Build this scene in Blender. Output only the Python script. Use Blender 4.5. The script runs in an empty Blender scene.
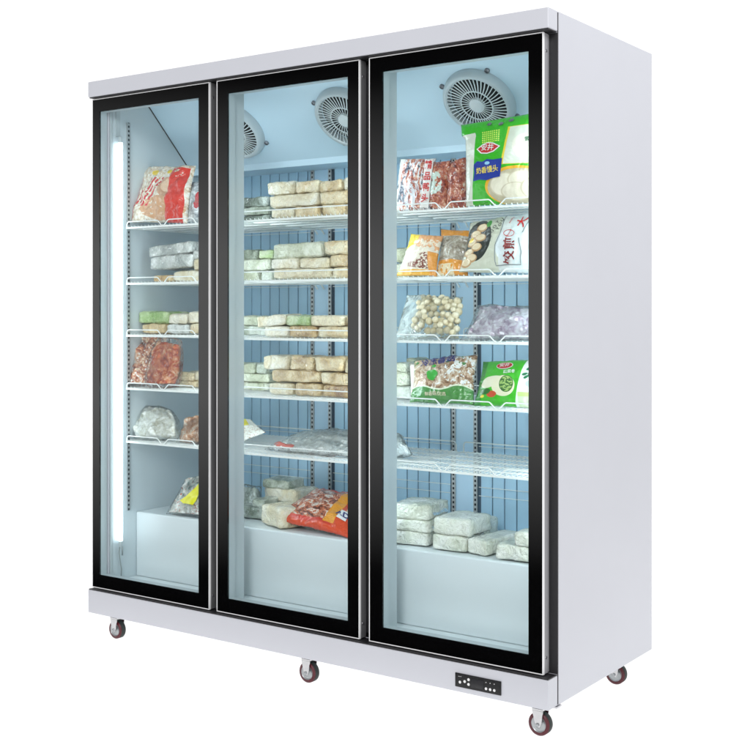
import bpy, bmesh, math, random
from mathutils import Vector, noise, Matrix
random.seed(7)
S = bpy.context.scene; C = S.collection
PI = math.pi
# ------------------------------------------------------------------ camera
CAM = Vector((3.3923, -2.9720, 1.2371)); YAW = 0.6151; FPX = 1192.32; PX0 = 375.0; HY = 311.26
FLOOR = 0.034
cam = bpy.data.cameras.new('camera'); co = bpy.data.objects.new('camera', cam); C.objects.link(co)
co.location = CAM; co.rotation_euler = (PI/2, 0, YAW)
cam.sensor_width = 36; cam.lens = 36*FPX/750; cam.shift_y = -(375-HY)/750; cam.clip_end = 200; cam.clip_start = .05
S.camera = co
def at(px, py, Y):
    """a pixel of the photo -> the point of the plane y = Y (real distance inside the cabinet)"""
    r = (px-PX0)/FPX; z = (HY-py)/FPX; s, c = math.sin(YAW), math.cos(YAW)
    d = Vector((c*r-s, s*r+c, z)); return CAM + d*((Y-CAM.y)/d.y)
def atx(px, Y): return at(px, 300, Y).x
# ------------------------------------------------------------------ object helpers
def obj(name, bm, mats, parent=None, smooth=False):
    me = bpy.data.meshes.new(name); bm.to_mesh(me); bm.free()
    o = bpy.data.objects.new(name, me); C.objects.link(o)
    for m in (mats if isinstance(mats, (list, tuple)) else [mats]): me.materials.append(m)
    if smooth: me.shade_smooth()
    if parent:
        o.parent = parent
    return o
def tag(o, label=None, cat=None, group=None, kind=None):
    if label: o['label'] = label
    if cat: o['category'] = cat
    if group: o['group'] = group
    if kind: o['kind'] = kind
    return o
def empty(name, loc=(0, 0, 0)):
    o = bpy.data.objects.new(name, None); o.location = loc; o.empty_display_size = .05; C.objects.link(o); return o
def box(bm, x0, x1, y0, y1, z0, z1, mi=0, bev=0):
    r = bmesh.ops.create_cube(bm, size=1)
    for v in r['verts']: v.co = Vector(((x0+x1)/2+v.co.x*(x1-x0), (y0+y1)/2+v.co.y*(y1-y0), (z0+z1)/2+v.co.z*(z1-z0)))
    fs = {f for v in r['verts'] for f in v.link_faces}
    for f in fs: f.material_index = mi
    if bev:
        es = list({e for v in r['verts'] for e in v.link_edges})
        bmesh.ops.bevel(bm, geom=es, offset=bev, segments=2, profile=.5, affect='EDGES')
def tube(bm, pts, r, n=6, cap=True):
    pts = [Vector(p) for p in pts]; rings = []
    for i, p in enumerate(pts):
        t = (pts[min(i+1, len(pts)-1)]-pts[max(i-1, 0)]).normalized()
        a = t.orthogonal().normalized() if abs(t.z) > .9 else Vector((0, 0, 1)).cross(t).normalized()
        b = t.cross(a)
        rings.append([bm.verts.new(p+a*r*math.cos(2*PI*k/n)+b*r*math.sin(2*PI*k/n)) for k in range(n)])
    for i in range(len(rings)-1):
        for k in range(n): bm.faces.new((rings[i][k], rings[i][(k+1) % n], rings[i+1][(k+1) % n], rings[i+1][k]))
    if cap and n > 2: bm.faces.new(rings[0][::-1]); bm.faces.new(rings[-1])
def lathe(bm, prof, n=40, M=Matrix(), close=False):
    """profile (radius, height) round the local z axis"""
    rings = []
    for (r, h) in prof:
        rings.append([bm.verts.new(M @ Vector((r*math.cos(2*PI*k/n), r*math.sin(2*PI*k/n), h))) for k in range(n)] if r > 1e-6 else [bm.verts.new(M @ Vector((0, 0, h)))])
    for i in range(len(rings)-1):
        A, B = rings[i], rings[i+1]
        for k in range(n):
            k2 = (k+1) % n
            if len(A) == 1 and len(B) == 1: continue
            if len(A) == 1: bm.faces.new((A[0], B[k2], B[k]))
            elif len(B) == 1: bm.faces.new((A[k], A[k2], B[0]))
            else: bm.faces.new((A[k], A[k2], B[k2], B[k]))
def ring4(bm, o, i, y0, y1):
    """one connected rectangular frame: outer (x0, x1, z0, z1), inner (x0, x1, z0, z1)"""
    V = [[bm.verts.new((x, y, z)) for x, z in ((q[0], q[2]), (q[1], q[2]), (q[1], q[3]), (q[0], q[3]))] for q in (o, i) for y in (y0, y1)]
    of, ob, f_, b_ = V
    for k in range(4):
        j = (k+1) % 4
        bm.faces.new((of[k], of[j], f_[j], f_[k])); bm.faces.new((ob[j], ob[k], b_[k], b_[j]))
        bm.faces.new((of[j], of[k], ob[k], ob[j])); bm.faces.new((f_[k], f_[j], b_[j], b_[k]))
def ring_frame(bm, x0, x1, z0, z1, w, y0, y1, mi=0):
    ring4(bm, (x0, x1, z0, z1), (x0+w, x1-w, z0+w, z1-w), y0, y1); return

    box(bm, x0, x1, y0, y1, z0, z0+w, mi); box(bm, x0, x1, y0, y1, z1-w, z1, mi)
    box(bm, x0, x0+w, y0, y1, z0+w, z1-w, mi); box(bm, x1-w, x1, y0, y1, z0+w, z1-w, mi)
# ------------------------------------------------------------------ material helpers
class X:
    """a shader value with arithmetic"""
    nt = None
    def __init__(s, v): s.v = v
    @staticmethod
    def op(o, *a, clamp=False):
        n = X.nt.nodes.new('ShaderNodeMath'); n.operation = o; n.use_clamp = clamp
        for i, q in enumerate(a):
            q = q.v if isinstance(q, X) else q
            if isinstance(q, (int, float)): n.inputs[i].default_value = q
            else: X.nt.links.new(q, n.inputs[i])
        return X(n.outputs[0])
    def __add__(s, o): return X.op('ADD', s, o)
    __radd__ = __add__
    def __sub__(s, o): return X.op('SUBTRACT', s, o)
    def __rsub__(s, o): return X.op('SUBTRACT', o, s)
    def __mul__(s, o): return X.op('MULTIPLY', s, o)
    __rmul__ = __mul__
    def __truediv__(s, o): return X.op('DIVIDE', s, o)
    def __gt__(s, o): return X.op('GREATER_THAN', s, o)
    def __lt__(s, o): return X.op('LESS_THAN', s, o)
    def __and__(s, o): return X.op('MULTIPLY', s, o)
    def __or__(s, o): return X.op('MAXIMUM', s, o)
    def soft(s, a, b):
        n = X.nt.nodes.new('ShaderNodeMapRange'); n.clamp = True
        X.nt.links.new(s.v, n.inputs[0]); n.inputs[1].default_value = a; n.inputs[2].default_value = b
        return X(n.outputs[0])
class Mat:
    def __init__(s, name, rough=.5, metal=0, coat=0, spec=.5, ior=1.5):
        s.m = bpy.data.materials.new(name); s.m.use_nodes = True; s.nt = s.m.node_tree; X.nt = s.nt
        s.b = s.nt.nodes['Principled BSDF']; s.b.inputs['Roughness'].default_value = rough
        s.b.inputs['Metallic'].default_value = metal; s.b.inputs['Coat Weight'].default_value = coat
        s.b.inputs['Coat Roughness'].default_value = .08; s.b.inputs['IOR'].default_value = ior
        s.b.inputs['Specular IOR Level'].default_value = spec
        s.col = None
        tc = s.nt.nodes.new('ShaderNodeTexCoord'); s.tc = tc
        oi = s.nt.nodes.new('ShaderNodeObjectInfo'); s.rnd = X(oi.outputs['Random'])
        sp = s.nt.nodes.new('ShaderNodeSeparateXYZ'); s.nt.links.new(tc.outputs['UV'], sp.inputs[0])
        s.u, s.v = X(sp.outputs[0]), X(sp.outputs[1])
    def noise(s, scale, detail=4, rough=.6, src='Object', w=None, stretch=None, dist=0, col=False):
        n = s.nt.nodes.new('ShaderNodeTexNoise'); n.noise_dimensions = '4D'
        n.inputs['Scale'].default_value = scale; n.inputs['Detail'].default_value = detail; n.inputs['Roughness'].default_value = rough
        n.inputs['Distortion'].default_value = dist
        s.vec(n, src, stretch)
        X.nt = s.nt
        s.nt.links.new((s.rnd*31.7+(w or 0)).v, n.inputs['W'])
        return X(n.outputs['Color' if col else 'Fac'])
    def vec(s, n, src, stretch):
        o = s.tc.outputs[src]
        if stretch:
            mp = s.nt.nodes.new('ShaderNodeMapping'); mp.inputs['Scale'].default_value = stretch
            s.nt.links.new(o, mp.inputs[0]); o = mp.outputs[0]
        s.nt.links.new(o, n.inputs['Vector'])
    def voro(s, scale, src='Object', feature='F1', out='Distance', stretch=None):
        n = s.nt.nodes.new('ShaderNodeTexVoronoi'); n.feature = feature; n.inputs['Scale'].default_value = scale
        s.vec(n, src, stretch); return X(n.outputs[out])
    def ramp(s, fac, stops):
        n = s.nt.nodes.new('ShaderNodeValToRGB'); s.nt.links.new(fac.v, n.inputs[0])
        e = n.color_ramp.elements
        while len(e) < len(stops): e.new(.5)
        for q, (p, c) in zip(e, stops): q.position = p; q.color = (*c, 1)
        return n.outputs[0]
    def base(s, c):
        s.col = c; return s
    def layer(s, mask, c):
        n = s.nt.nodes.new('ShaderNodeMix'); n.data_type = 'RGBA'
        s.nt.links.new(mask.v, n.inputs[0])
        for i, q in ((6, s.col), (7, c)):
            if isinstance(q, tuple): n.inputs[i].default_value = (*q, 1)
            else: s.nt.links.new(q, n.inputs[i])
        s.col = n.outputs[2]; return s
    def bump(s, h, strength=.5, dist=.002):
        n = s.nt.nodes.new('ShaderNodeBump'); n.inputs['Strength'].default_value = strength; n.inputs['Distance'].default_value = dist
        s.nt.links.new(h.v, n.inputs['Height'])
        s.nt.links.new(n.outputs[0], s.b.inputs['Normal']); s.nt.links.new(n.outputs[0], s.b.inputs['Coat Normal']); return s
    def done(s):
        if isinstance(s.col, tuple): s.b.inputs['Base Color'].default_value = (*s.col, 1)
        elif s.col is not None: s.nt.links.new(s.col, s.b.inputs['Base Color'])
        return s.m
def ell(m, cu, cv, ru, rv, wob=0):
    a = (m.u-cu)/ru; b = (m.v-cv)/rv; d = a*a+b*b
    if wob: d = d+(m.noise(6, 2, src='UV')-.5)*wob
    return d < 1
def rect(m, u0, u1, v0, v1): return (m.u > u0) & (m.u < u1) & (m.v > v0) & (m.v < v1)
# ---- cabinet materials
def simple(name, col, rough=.5, metal=0, coat=0, var=.03, sc=8, bump=0, bsc=300, spec=.5):
    m = Mat(name, rough, metal, coat, spec)
    n = m.noise(sc, 3)
    m.col = m.ramp(n, [(.3, tuple(c*(1-var) for c in col)), (.7, tuple(min(1, c*(1+var)) for c in col))])
    if bump: m.bump(m.noise(bsc, 2), bump, .0006)
    return m.done()
M_panel = simple('powder_coated_panel', (.535, .545, .59), .42, var=.012, sc=3, bump=.12, bsc=500)
M_black = simple('black_printed_glass', (.002, .002, .0022), .06, var=.1)
M_frame = simple('black_plastic', (.012, .012, .014), .45, var=.1)
M_seam = simple('dark_seam', (.05, .05, .055), .6)
M_alu = simple('brushed_aluminium', (.62, .62, .64), .32, metal=1, var=.04, sc=30)
M_alud = simple('anodised_aluminium', (.30, .30, .32), .38, metal=1, var=.04, sc=30)
M_trim = simple('white_metal_trim', (.86, .86, .87), .35, var=.02)
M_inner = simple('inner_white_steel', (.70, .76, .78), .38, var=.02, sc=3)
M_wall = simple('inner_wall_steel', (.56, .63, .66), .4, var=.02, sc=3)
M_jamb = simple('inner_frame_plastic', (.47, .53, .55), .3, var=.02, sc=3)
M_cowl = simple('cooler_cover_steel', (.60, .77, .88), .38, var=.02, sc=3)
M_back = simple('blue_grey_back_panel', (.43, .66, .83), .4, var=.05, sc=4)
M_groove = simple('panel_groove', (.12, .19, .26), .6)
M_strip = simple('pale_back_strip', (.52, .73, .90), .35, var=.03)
M_slot = simple('slot_shadow', (.03, .035, .045), .8)
M_pilaster = simple('zinc_slotted_track', (.42, .46, .47), .4, metal=.5, var=.08, sc=40)
M_wire = simple('white_coated_wire', (.86, .88, .86), .3, var=.04, sc=30)
M_fan = simple('grey_fan_plastic', (.54, .61, .64), .4, var=.03)
M_fang = simple('pale_fan_grille', (.74, .80, .82), .4, var=.03)
M_dark = simple('fan_cavity', (.015, .017, .02), .7)
M_tyre = simple('black_rubber', (.015, .022, .02), .6)
M_maroon = simple('maroon_polyurethane', (.075, .004, .010), .35, var=.15, sc=40)
M_hub = simple('zinc_wheel_hub', (.38, .40, .41), .35, metal=.7, var=.08, sc=60)
M_fork = simple('zinc_plated_fork', (.55, .55, .56), .25, metal=1, var=.06, sc=60)
M_btn = simple('white_button', (.75, .75, .75), .4)
M_disp = simple('dark_display', (.022, .022, .025), .15)
M_sil = simple('satin_silver_profile', (.44, .44, .46), .3, metal=.25, var=.03)
M_sil_shade = simple('shaded_silver_profile', (.16, .16, .165), .35, var=.03)  # darker copy of the silver profile, shade between doors put into its colour
M_cable = simple('grey_cable', (.30, .34, .34), .5)
def emit(name, col, st):
    m = bpy.data.materials.new(name); m.use_nodes = True; nt = m.node_tree; b = nt.nodes['Principled BSDF']
    b.inputs['Base Color'].default_value = (.9, .9, .9, 1); b.inputs['Emission Color'].default_value = (*col, 1); b.inputs['Emission Strength'].default_value = st
    return m
M_led = emit('lit_led_tube', (.90, .99, 1.03), 4.6)
M_strip2 = emit('lit_led_strip', (.88, .985, 1.04), 15)
def clear_mat(name, tint, ior=1.45, gloss_rough=.0, haze=0.0, hazecol=(.8, .85, .85), bump=0, bsc=30, umask=0):
    m = bpy.data.materials.new(name); m.use_nodes = True; nt = m.node_tree; nt.nodes.clear(); L = nt.links.new
    out = nt.nodes.new('ShaderNodeOutputMaterial'); tr = nt.nodes.new('ShaderNodeBsdfTransparent'); tr.inputs[0].default_value = (*tint, 1)
    gl = nt.nodes.new('ShaderNodeBsdfGlossy'); gl.inputs['Roughness'].default_value = gloss_rough; gl.inputs[0].default_value = (1, 1, 1, 1)
    fr = nt.nodes.new('ShaderNodeFresnel'); fr.inputs[0].default_value = ior
    last = tr
    tc = nt.nodes.new('ShaderNodeTexCoord')
    if haze:
        df = nt.nodes.new('ShaderNodeBsdfDiffuse'); df.inputs[0].default_value = (*hazecol, 1)
        tl = nt.nodes.new('ShaderNodeBsdfTranslucent'); tl.inputs[0].default_value = (*hazecol, 1)
        md = nt.nodes.new('ShaderNodeMixShader'); md.inputs[0].default_value = .4; L(df.outputs[0], md.inputs[1]); L(tl.outputs[0], md.inputs[2])
        nz = nt.nodes.new('ShaderNodeTexNoise'); nz.inputs['Scale'].default_value = 22; nz.inputs['Detail'].default_value = 5; nz.inputs['Distortion'].default_value = 1.5
        L(tc.outputs['Object'], nz.inputs['Vector'])
        mr = nt.nodes.new('ShaderNodeMapRange'); L(nz.outputs[0], mr.inputs[0]); mr.inputs[1].default_value = .42; mr.inputs[2].default_value = .68
        mr.inputs[3].default_value = haze*.35; mr.inputs[4].default_value = min(1, haze*1.9)
        hz = mr.outputs[0]
        if umask:      # frosted only at the empty left end of the bag
            X.nt = nt; su = nt.nodes.new('ShaderNodeSeparateXYZ'); L(tc.outputs['UV'], su.inputs[0])
            hz = (X(hz)*(1-X(su.outputs[0]).soft(umask-.18, umask+.04)*.93)).v
        mh = nt.nodes.new('ShaderNodeMixShader'); L(hz, mh.inputs[0]); L(tr.outputs[0], mh.inputs[1]); L(md.outputs[0], mh.inputs[2]); last = mh
    if bump:
        n1 = nt.nodes.new('ShaderNodeTexNoise'); n1.inputs['Scale'].default_value = bsc; n1.inputs['Detail'].default_value = 3; n1.inputs['Distortion'].default_value = 2.5
        L(tc.outputs['Object'], n1.inputs['Vector'])
        bp = nt.nodes.new('ShaderNodeBump'); bp.inputs['Strength'].default_value = bump; bp.inputs['Distance'].default_value = .01
        L(n1.outputs[0], bp.inputs['Height']); L(bp.outputs[0], gl.inputs['Normal']); L(bp.outputs[0], fr.inputs['Normal'])
    mx = nt.nodes.new('ShaderNodeMixShader'); L(fr.outputs[0], mx.inputs[0]); L(last.outputs[0], mx.inputs[1]); L(gl.outputs[0], mx.inputs[2])
    L(mx.outputs[0], out.inputs[0]); return m
M_glass = clear_mat('door_glass', (.965, .99, .993), 1.13)
M_film = clear_mat('clear_plastic_film', (.99, 1, 1), 1.32, .10, .05, (.85, .9, .9), .9, 40)
M_filmc = clear_mat('cloudy_plastic_film', (.9, .95, .93), 1.6, .2, .55, (.72, .80, .78), .8, 30)
M_film3 = clear_mat('part_frosted_film', (.98, .99, .98), 1.38, .12, .6, (.74, .82, .80), .8, 30, umask=.42)
M_filmg = clear_mat('grey_plastic_film', (.96, .98, .99), 1.35, .12, .20, (.72, .78, .80), .9, 24)
# ------------------------------------------------------------------ setting: white floor, made translucent so light from below hides the contact shadow
fm = bpy.data.materials.new('translucent_white_floor'); fm.use_nodes = True; nt = fm.node_tree; nt.nodes.clear()
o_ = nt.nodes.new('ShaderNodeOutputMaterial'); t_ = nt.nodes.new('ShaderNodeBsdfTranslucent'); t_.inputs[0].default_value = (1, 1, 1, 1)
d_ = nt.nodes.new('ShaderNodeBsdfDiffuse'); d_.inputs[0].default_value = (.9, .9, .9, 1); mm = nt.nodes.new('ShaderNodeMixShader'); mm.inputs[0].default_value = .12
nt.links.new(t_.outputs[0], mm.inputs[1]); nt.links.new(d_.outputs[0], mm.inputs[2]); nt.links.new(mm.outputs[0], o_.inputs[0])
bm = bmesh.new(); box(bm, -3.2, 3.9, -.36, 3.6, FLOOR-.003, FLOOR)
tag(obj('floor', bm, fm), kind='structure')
# ------------------------------------------------------------------ the freezer
W = 1.88; YS = .059; D = .7405; HT = 2.08; ZB = .130; ZHB = 2.0234; ZBT = .2138
fz = empty('display_freezer', (.94, .4, FLOOR))
tag(fz, 'white upright display freezer with three black-framed glass doors, standing on casters', 'freezer')
def part(name, bm, m, parent=None, smooth=False):
    """child of the freezer (or of one of its parts); geometry given in world coordinates"""
    p = parent or fz
    base = Vector(fz.location)
    bmesh.ops.translate(bm, verts=bm.verts, vec=-base)
    return obj(name, bm, m, p, smooth)
# header and base: folded sheet boxes that stand proud of the side panels
bm = bmesh.new(); box(bm, 0, W, 0, YS-.002, ZHB, HT, 0, .0025); header = part('header_panel', bm, M_panel)
bm = bmesh.new(); box(bm, .004, W-.004, .004, YS-.004, ZHB-.0035, ZHB-.0005); part('header_underside', bm, M_frame, header)
bm = bmesh.new(); box(bm, 0, W, 0, YS-.002, ZB, ZBT, 0, .0025); basep = part('base_panel', bm, M_panel)
bm = bmesh.new(); box(bm, .002, W-.002, .0025, YS-.004, ZBT+.0003, ZBT+.0032); part('base_ledge', bm, M_frame, basep)
bm = bmesh.new(); box(bm, W-.022, W+.004, .045, .075, ZB-.006, ZB-.0005, 0, .001); part('corner_bracket', bm, M_alu, basep)
# shell
for x0, x1 in ((0, .046), (W-.046, W)):
    bm = bmesh.new(); box(bm, x0, x1, YS, D, ZB, HT, 0, .002); part('side_panel', bm, M_panel)
bm = bmesh.new(); box(bm, .046, W-.046, .66, D-.001, ZB+.001, HT-.001); part('rear_panel', bm, M_panel)
bm = bmesh.new(); box(bm, .046, W-.046, YS+.001, .659, 2.031, HT-.001); part('top_panel', bm, M_panel)
bm = bmesh.new(); box(bm, .046, W-.046, YS+.001, .659, ZB+.001, .234); part('bottom_panel', bm, M_panel)
bm = bmesh.new(); box(bm, W-.0008, W+.0007, YS-.0022, YS+.0012, ZB+.004, HT-.004); part('panel_seam', bm, M_seam)
# front frame of the carcass: black face, pale inner jambs
ffy0, ffy1 = .0605, .0675
bm = bmesh.new()
edges = [(.0465, .052), (.545, .664), (1.179, 1.298), (1.826, 1.8335)]
for a, b in ((.0005, .040), (.551, .658), (1.185, 1.292), (1.834, W-.0005)):
    box(bm, a, b, YS-.0015 if a > 1.8 else ffy0-.001, .0585 if 0 else .0625, ZBT+.004, ZHB-.004)
box(bm, .041, 1.833, ffy0-.001, .0625, ZBT+.004, .232); box(bm, .041, 1.833, ffy0-.001, .0625, 2.009, ZHB-.004)
part('front_frame', bm, M_frame)
for a, b in ((.047, .0515), (.5455, .6635), (1.1795, 1.2975), (1.8265, 1.833)):
    bm = bmesh.new(); box(bm, a, b, .063, .112 if b-a > .05 else .075, .2362, 2.03, 0, .0015); part('mullion', bm, M_jamb)
# inner lining
def slab(name, x0, x1, y0, y1, z0, z1, m, bev=0, parent=None):
    bm = bmesh.new(); box(bm, x0, x1, y0, y1, z0, z1, 0, bev); return part(name, bm, m, parent)
XL, XR = .05, 1.83
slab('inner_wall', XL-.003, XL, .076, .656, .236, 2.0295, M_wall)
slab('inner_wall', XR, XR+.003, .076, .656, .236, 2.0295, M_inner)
slab('inner_ceiling', XL+.0005, XR-.0005, .064, .656, 2.025, 2.0305, M_inner)
slab('inner_floor', XL+.0005, XR-.0005, .0635, .192, .2345, .2375, M_inner)
BOXZ = .4795
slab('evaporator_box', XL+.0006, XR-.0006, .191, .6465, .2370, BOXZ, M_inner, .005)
# back wall: long grooved panels, paler strips, slotted tracks
YB = .642
bm = bmesh.new(); box(bm, XL+.0005, XR-.0005, YB, .6555, BOXZ-.02, 1.86)
back = part('back_wall', bm, M_groove)
bm = bmesh.new(); x = XL+.002
PIL = [.556, .640, 1.190, 1.279]
def clash(a, b): return any(a < q+.004 and b > p-.004 for p, q in ((.545, .652), (1.178, 1.292)))
while x < XR-.01:
    x1 = min(x+.0475, XR-.002)
    if clash(x, x1):
        for p, q in ((.541, .656), (1.174, 1.296)):
            if x < p < x1: x1 = p
        if x1-x > .008 and not clash(x+.001, x1-.004): box(bm, x, x1-.003, YB-.007, YB-.0005, BOXZ+.001, 1.80, 0, .0018)
        x = [q for p, q in ((.541, .656), (1.174, 1.296)) if q > x][0]
        continue
    box(bm, x, x1-.004, YB-.007, YB-.0005, BOXZ+.001, 1.80, 0, .0018); x = x1
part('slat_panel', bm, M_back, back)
for a, b in ((.5615, .6345), (1.1955, 1.2735)):
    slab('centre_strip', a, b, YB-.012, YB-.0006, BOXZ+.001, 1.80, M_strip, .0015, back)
def track_mat():
    m = Mat('zinc_slotted_track', .4, .5); m.col = m.ramp(m.noise(40, 3), [(.3, (.40, .43, .44)), (.7, (.47, .50, .51))])
    sp = m.nt.nodes.new('ShaderNodeSeparateXYZ'); m.nt.links.new(m.tc.outputs['Object'], sp.inputs[0]); X.nt = m.nt
    fr = X.op('FRACT', X(sp.outputs[2])/.0165+50); ax = X.op('ABSOLUTE', X(sp.outputs[0])) 
    m.layer((fr < .5) & (ax < .0036), (.02, .025, .03)); return m.done()
M_track = track_mat()
def track(cx, w, y0, y1, z0, z1, axis='y'):
    bm = bmesh.new(); box(bm, -w/2, w/2, -(y1-y0)/2, (y1-y0)/2, 0, z1-z0)
    o = obj('shelf_track', bm, M_track, fz)
    base = Vector(fz.location)
    if axis == 'y': o.location = Vector((cx, (y0+y1)/2, z0))-base
    else: o.location = Vector(((y0+y1)/2, cx, z0))-base; o.rotation_euler = (0, 0, PI/2)
for cx in PIL: track(cx, .015, YB-.0175, YB-.0075 if 0 else YB-.0125, BOXZ+.03, 1.80)
track(.150, .016, XL, XL+.005, .49, 1.945, 'x')
track(.560, .016, XL, XL+.005, .49, 1.80, 'x')
# sloping cooler cover with its lower lip
def cowl_y(z): return 2.279-z
bm = bmesh.new()
pr = [(.253, 2.0245), (.480, 1.799), (.480, 1.776), (.490, 1.776), (.490, 1.803), (.265, 2.0245)]
for i in range(len(pr)):
    a, b = pr[i], pr[(i+1) % len(pr)]
    bm.faces.new([bm.verts.new(v) for v in ((XL+.001, *a), (XR-.001, *a), (XR-.001, *b), (XL+.001, *b))])
bmesh.ops.remove_doubles(bm, verts=bm.verts, dist=1e-5)
for xx in (XL+.001, XR-.001):
    vs = [min(bm.verts, key=lambda v: (v.co-Vector((xx, *q))).length) for q in pr]
    bm.faces.new(vs)
bmesh.ops.recalc_face_normals(bm, faces=bm.faces)
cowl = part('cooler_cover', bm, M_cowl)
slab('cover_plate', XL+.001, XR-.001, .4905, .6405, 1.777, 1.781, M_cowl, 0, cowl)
bm = bmesh.new(); tube(bm, [(XL+.0015, .2515, 2.0245), (XL+.0015, .4785, 1.7985)], .0022, 6); part('cover_seam', bm, M_seam, cowl)
# fans
def fan(cx, cy=.363):
    cz = 2.279-cy
    R = Matrix.Translation((cx, cy, cz)) @ Matrix.Rotation(math.radians(135), 4, 'X')
    # local z -> forward and down
    bm = bmesh.new()
    lathe(bm, [(.125, -.001), (.124, .010), (.117, .027), (.111, .031), (.105, .030), (.103, .026), (.102, .004)], 56, R)
    f = part('fan', bm, M_fan, cowl, True)
    bm = bmesh.new(); lathe(bm, [(.0, .0025), (.0975, .0025)], 40, R); part('fan_cavity', bm, M_dark, f)
    bm = bmesh.new()
    for rr, n0, r0, r1, w in ((0, 46, .055, .104, .0020), (1, 28, .024, .054, .0016)):
        for k in range(n0):
            a = 2*PI*k/n0+.1*rr; pts = []
            for t in (0, .5, 1):
                q = r0+(r1-r0)*t; aa = a+.10*t
                pts.append(R @ Vector((q*math.cos(aa), q*math.sin(aa), .026-.004*(q/.1)**2+.003)))
            tube(bm, pts, w, 4, False)
    for q in (.0545, .1045):
        tube(bm, [R @ Vector((q*math.cos(2*PI*k/48), q*math.sin(2*PI*k/48), .0265)) for k in range(49)], .0022, 5, False)
    lathe(bm, [(.026, .018), (.026, .029), (.018, .034), (0, .036)], 24, R)
    part('fan_grille', bm, M_fang, f)
    for k in range(4):
        a = PI/4+k*PI/2+.2
        bm = bmesh.new(); L = R @ Matrix.Translation((.132*math.cos(a), .132*math.sin(a), 0))
        lathe(bm, [(.0085, .0), (.0085, .007), (.005, .009), (.0045, .006), (0, .006)], 16, L); part('screw', bm, M_alud, f)
for cx in (.398, .922, 1.450): fan(cx)
# LED lighting: the visible tube on the left wall, strips behind the mullions
def led(x, y, z0, z1, r=.0085, light=None):
    bm = bmesh.new(); lathe(bm, [(0, z0), (r, z0), (r, z1), (0, z1)], 20, Matrix.Translation((x, y, 0)))
    o = part('led_tube', bm, light or M_led, None, True)
    for a, b in ((z0-.022, z0-.0005), (z1+.0005, z1+.022)):
        bm = bmesh.new(); lathe(bm, [(0, a), (r*.8, a), (r*.8, b), (0, b)], 16, Matrix.Translation((x, y, 0)))
        part('end_cap', bm, M_jamb, o)
    return o
t0 = led(.066, .098, .385, 1.862)
bm = bmesh.new(); tube(bm, [(.062, .098, .362), (.060, .097, .34), (.058, .104, .31), (.057, .112, .275), (.058, .108, .240)], .0022, 8); part('cable', bm, M_cable, t0, True)
bm = bmesh.new(); tube(bm, [(.069, .104, .362), (.068, .106, .35), (.066, .108, .33)], .003, 8); part('cable_clip', bm, M_pilaster, t0, True)
slab('tube_mount', XL, XL+.004, .088, .108, 1.887, 2.02, M_jamb, 0, t0)
for x, sx in ((.560, -1), (1.194, -1), (1.812, -1)):
    led(x, .126, .57, 1.84, .010, M_strip2)
# doors
ZDT, ZDB = 2.0180, .2200; YD = .0200
DOORS = [(0.0005, .5875), (.6215, 1.2195), (1.2560, 1.8540)]
GL = [(.040, .537), (.6715, 1.174), (1.3065, 1.8075)]
for (x0, x1), (g0, g1) in zip(DOORS, GL):
    z0g, z1g = .2690, 1.9700
    bm = bmesh.new(); y0, y1 = YD, YD+.006; e = .003
    ring4(bm, (x0+e, x1-e, ZDB+e, ZDT-e), (g0, g1, z0g, z1g), y0, y1)
    d = part('door', bm, M_black)
    bm = bmesh.new(); box(bm, g0, g1, y0+.0005, y1-.0005, z0g, z1g); part('glass_pane', bm, M_glass, d)
    bm = bmesh.new(); ring_frame(bm, x0, x1, ZDB, ZDT, e-.0002, YD-.0006, YD+.008); part('edge_trim', bm, M_trim, d)
    bm = bmesh.new()
    ring_frame(bm, x0+.0004, x1-.0004, ZDB+.001, ZDT-.001, .009, YD+.0085, YD+.0285)
    part('side_profile', bm, M_sil if x1 > 1.8 else M_sil_shade, d)
    bm = bmesh.new(); ring_frame(bm, x0+.0015, x1-.0015, ZDB+.0015, ZDT-.0015, .009, YD+.029, YD+.0375)
    part('gasket', bm, M_sil_shade if x1 < 1.8 else M_sil, d)
    # pale inner return of the door frame
    bm = bmesh.new(); ring4(bm, (g0-.014, g1+.014, z0g-.014, z1g+.014), (g0-.0006, g1+.0006, z0g-.0006, z1g+.0006), y1+.0004, YD+.037)
    part('inner_frame', bm, M_jamb, d)
    for z in (ZDB+.045, ZDT-.05):
        bm = bmesh.new(); lathe(bm, [(0, .0018), (.004, .0012), (.0045, 0)], 14, Matrix.Translation((x1-.0004, YD+.0185, z)) @ Matrix.Rotation(PI/2, 4, 'Y'))
        part('screw', bm, M_alud, d)
    for z, s in ((ZDT+.0006, 1),):   # top hinge pin
        bm = bmesh.new(); box(bm, x1-.075, x1-.045, YD+.006, YD+.02, z, z+.004); part('hinge', bm, M_pilaster, d)
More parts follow.
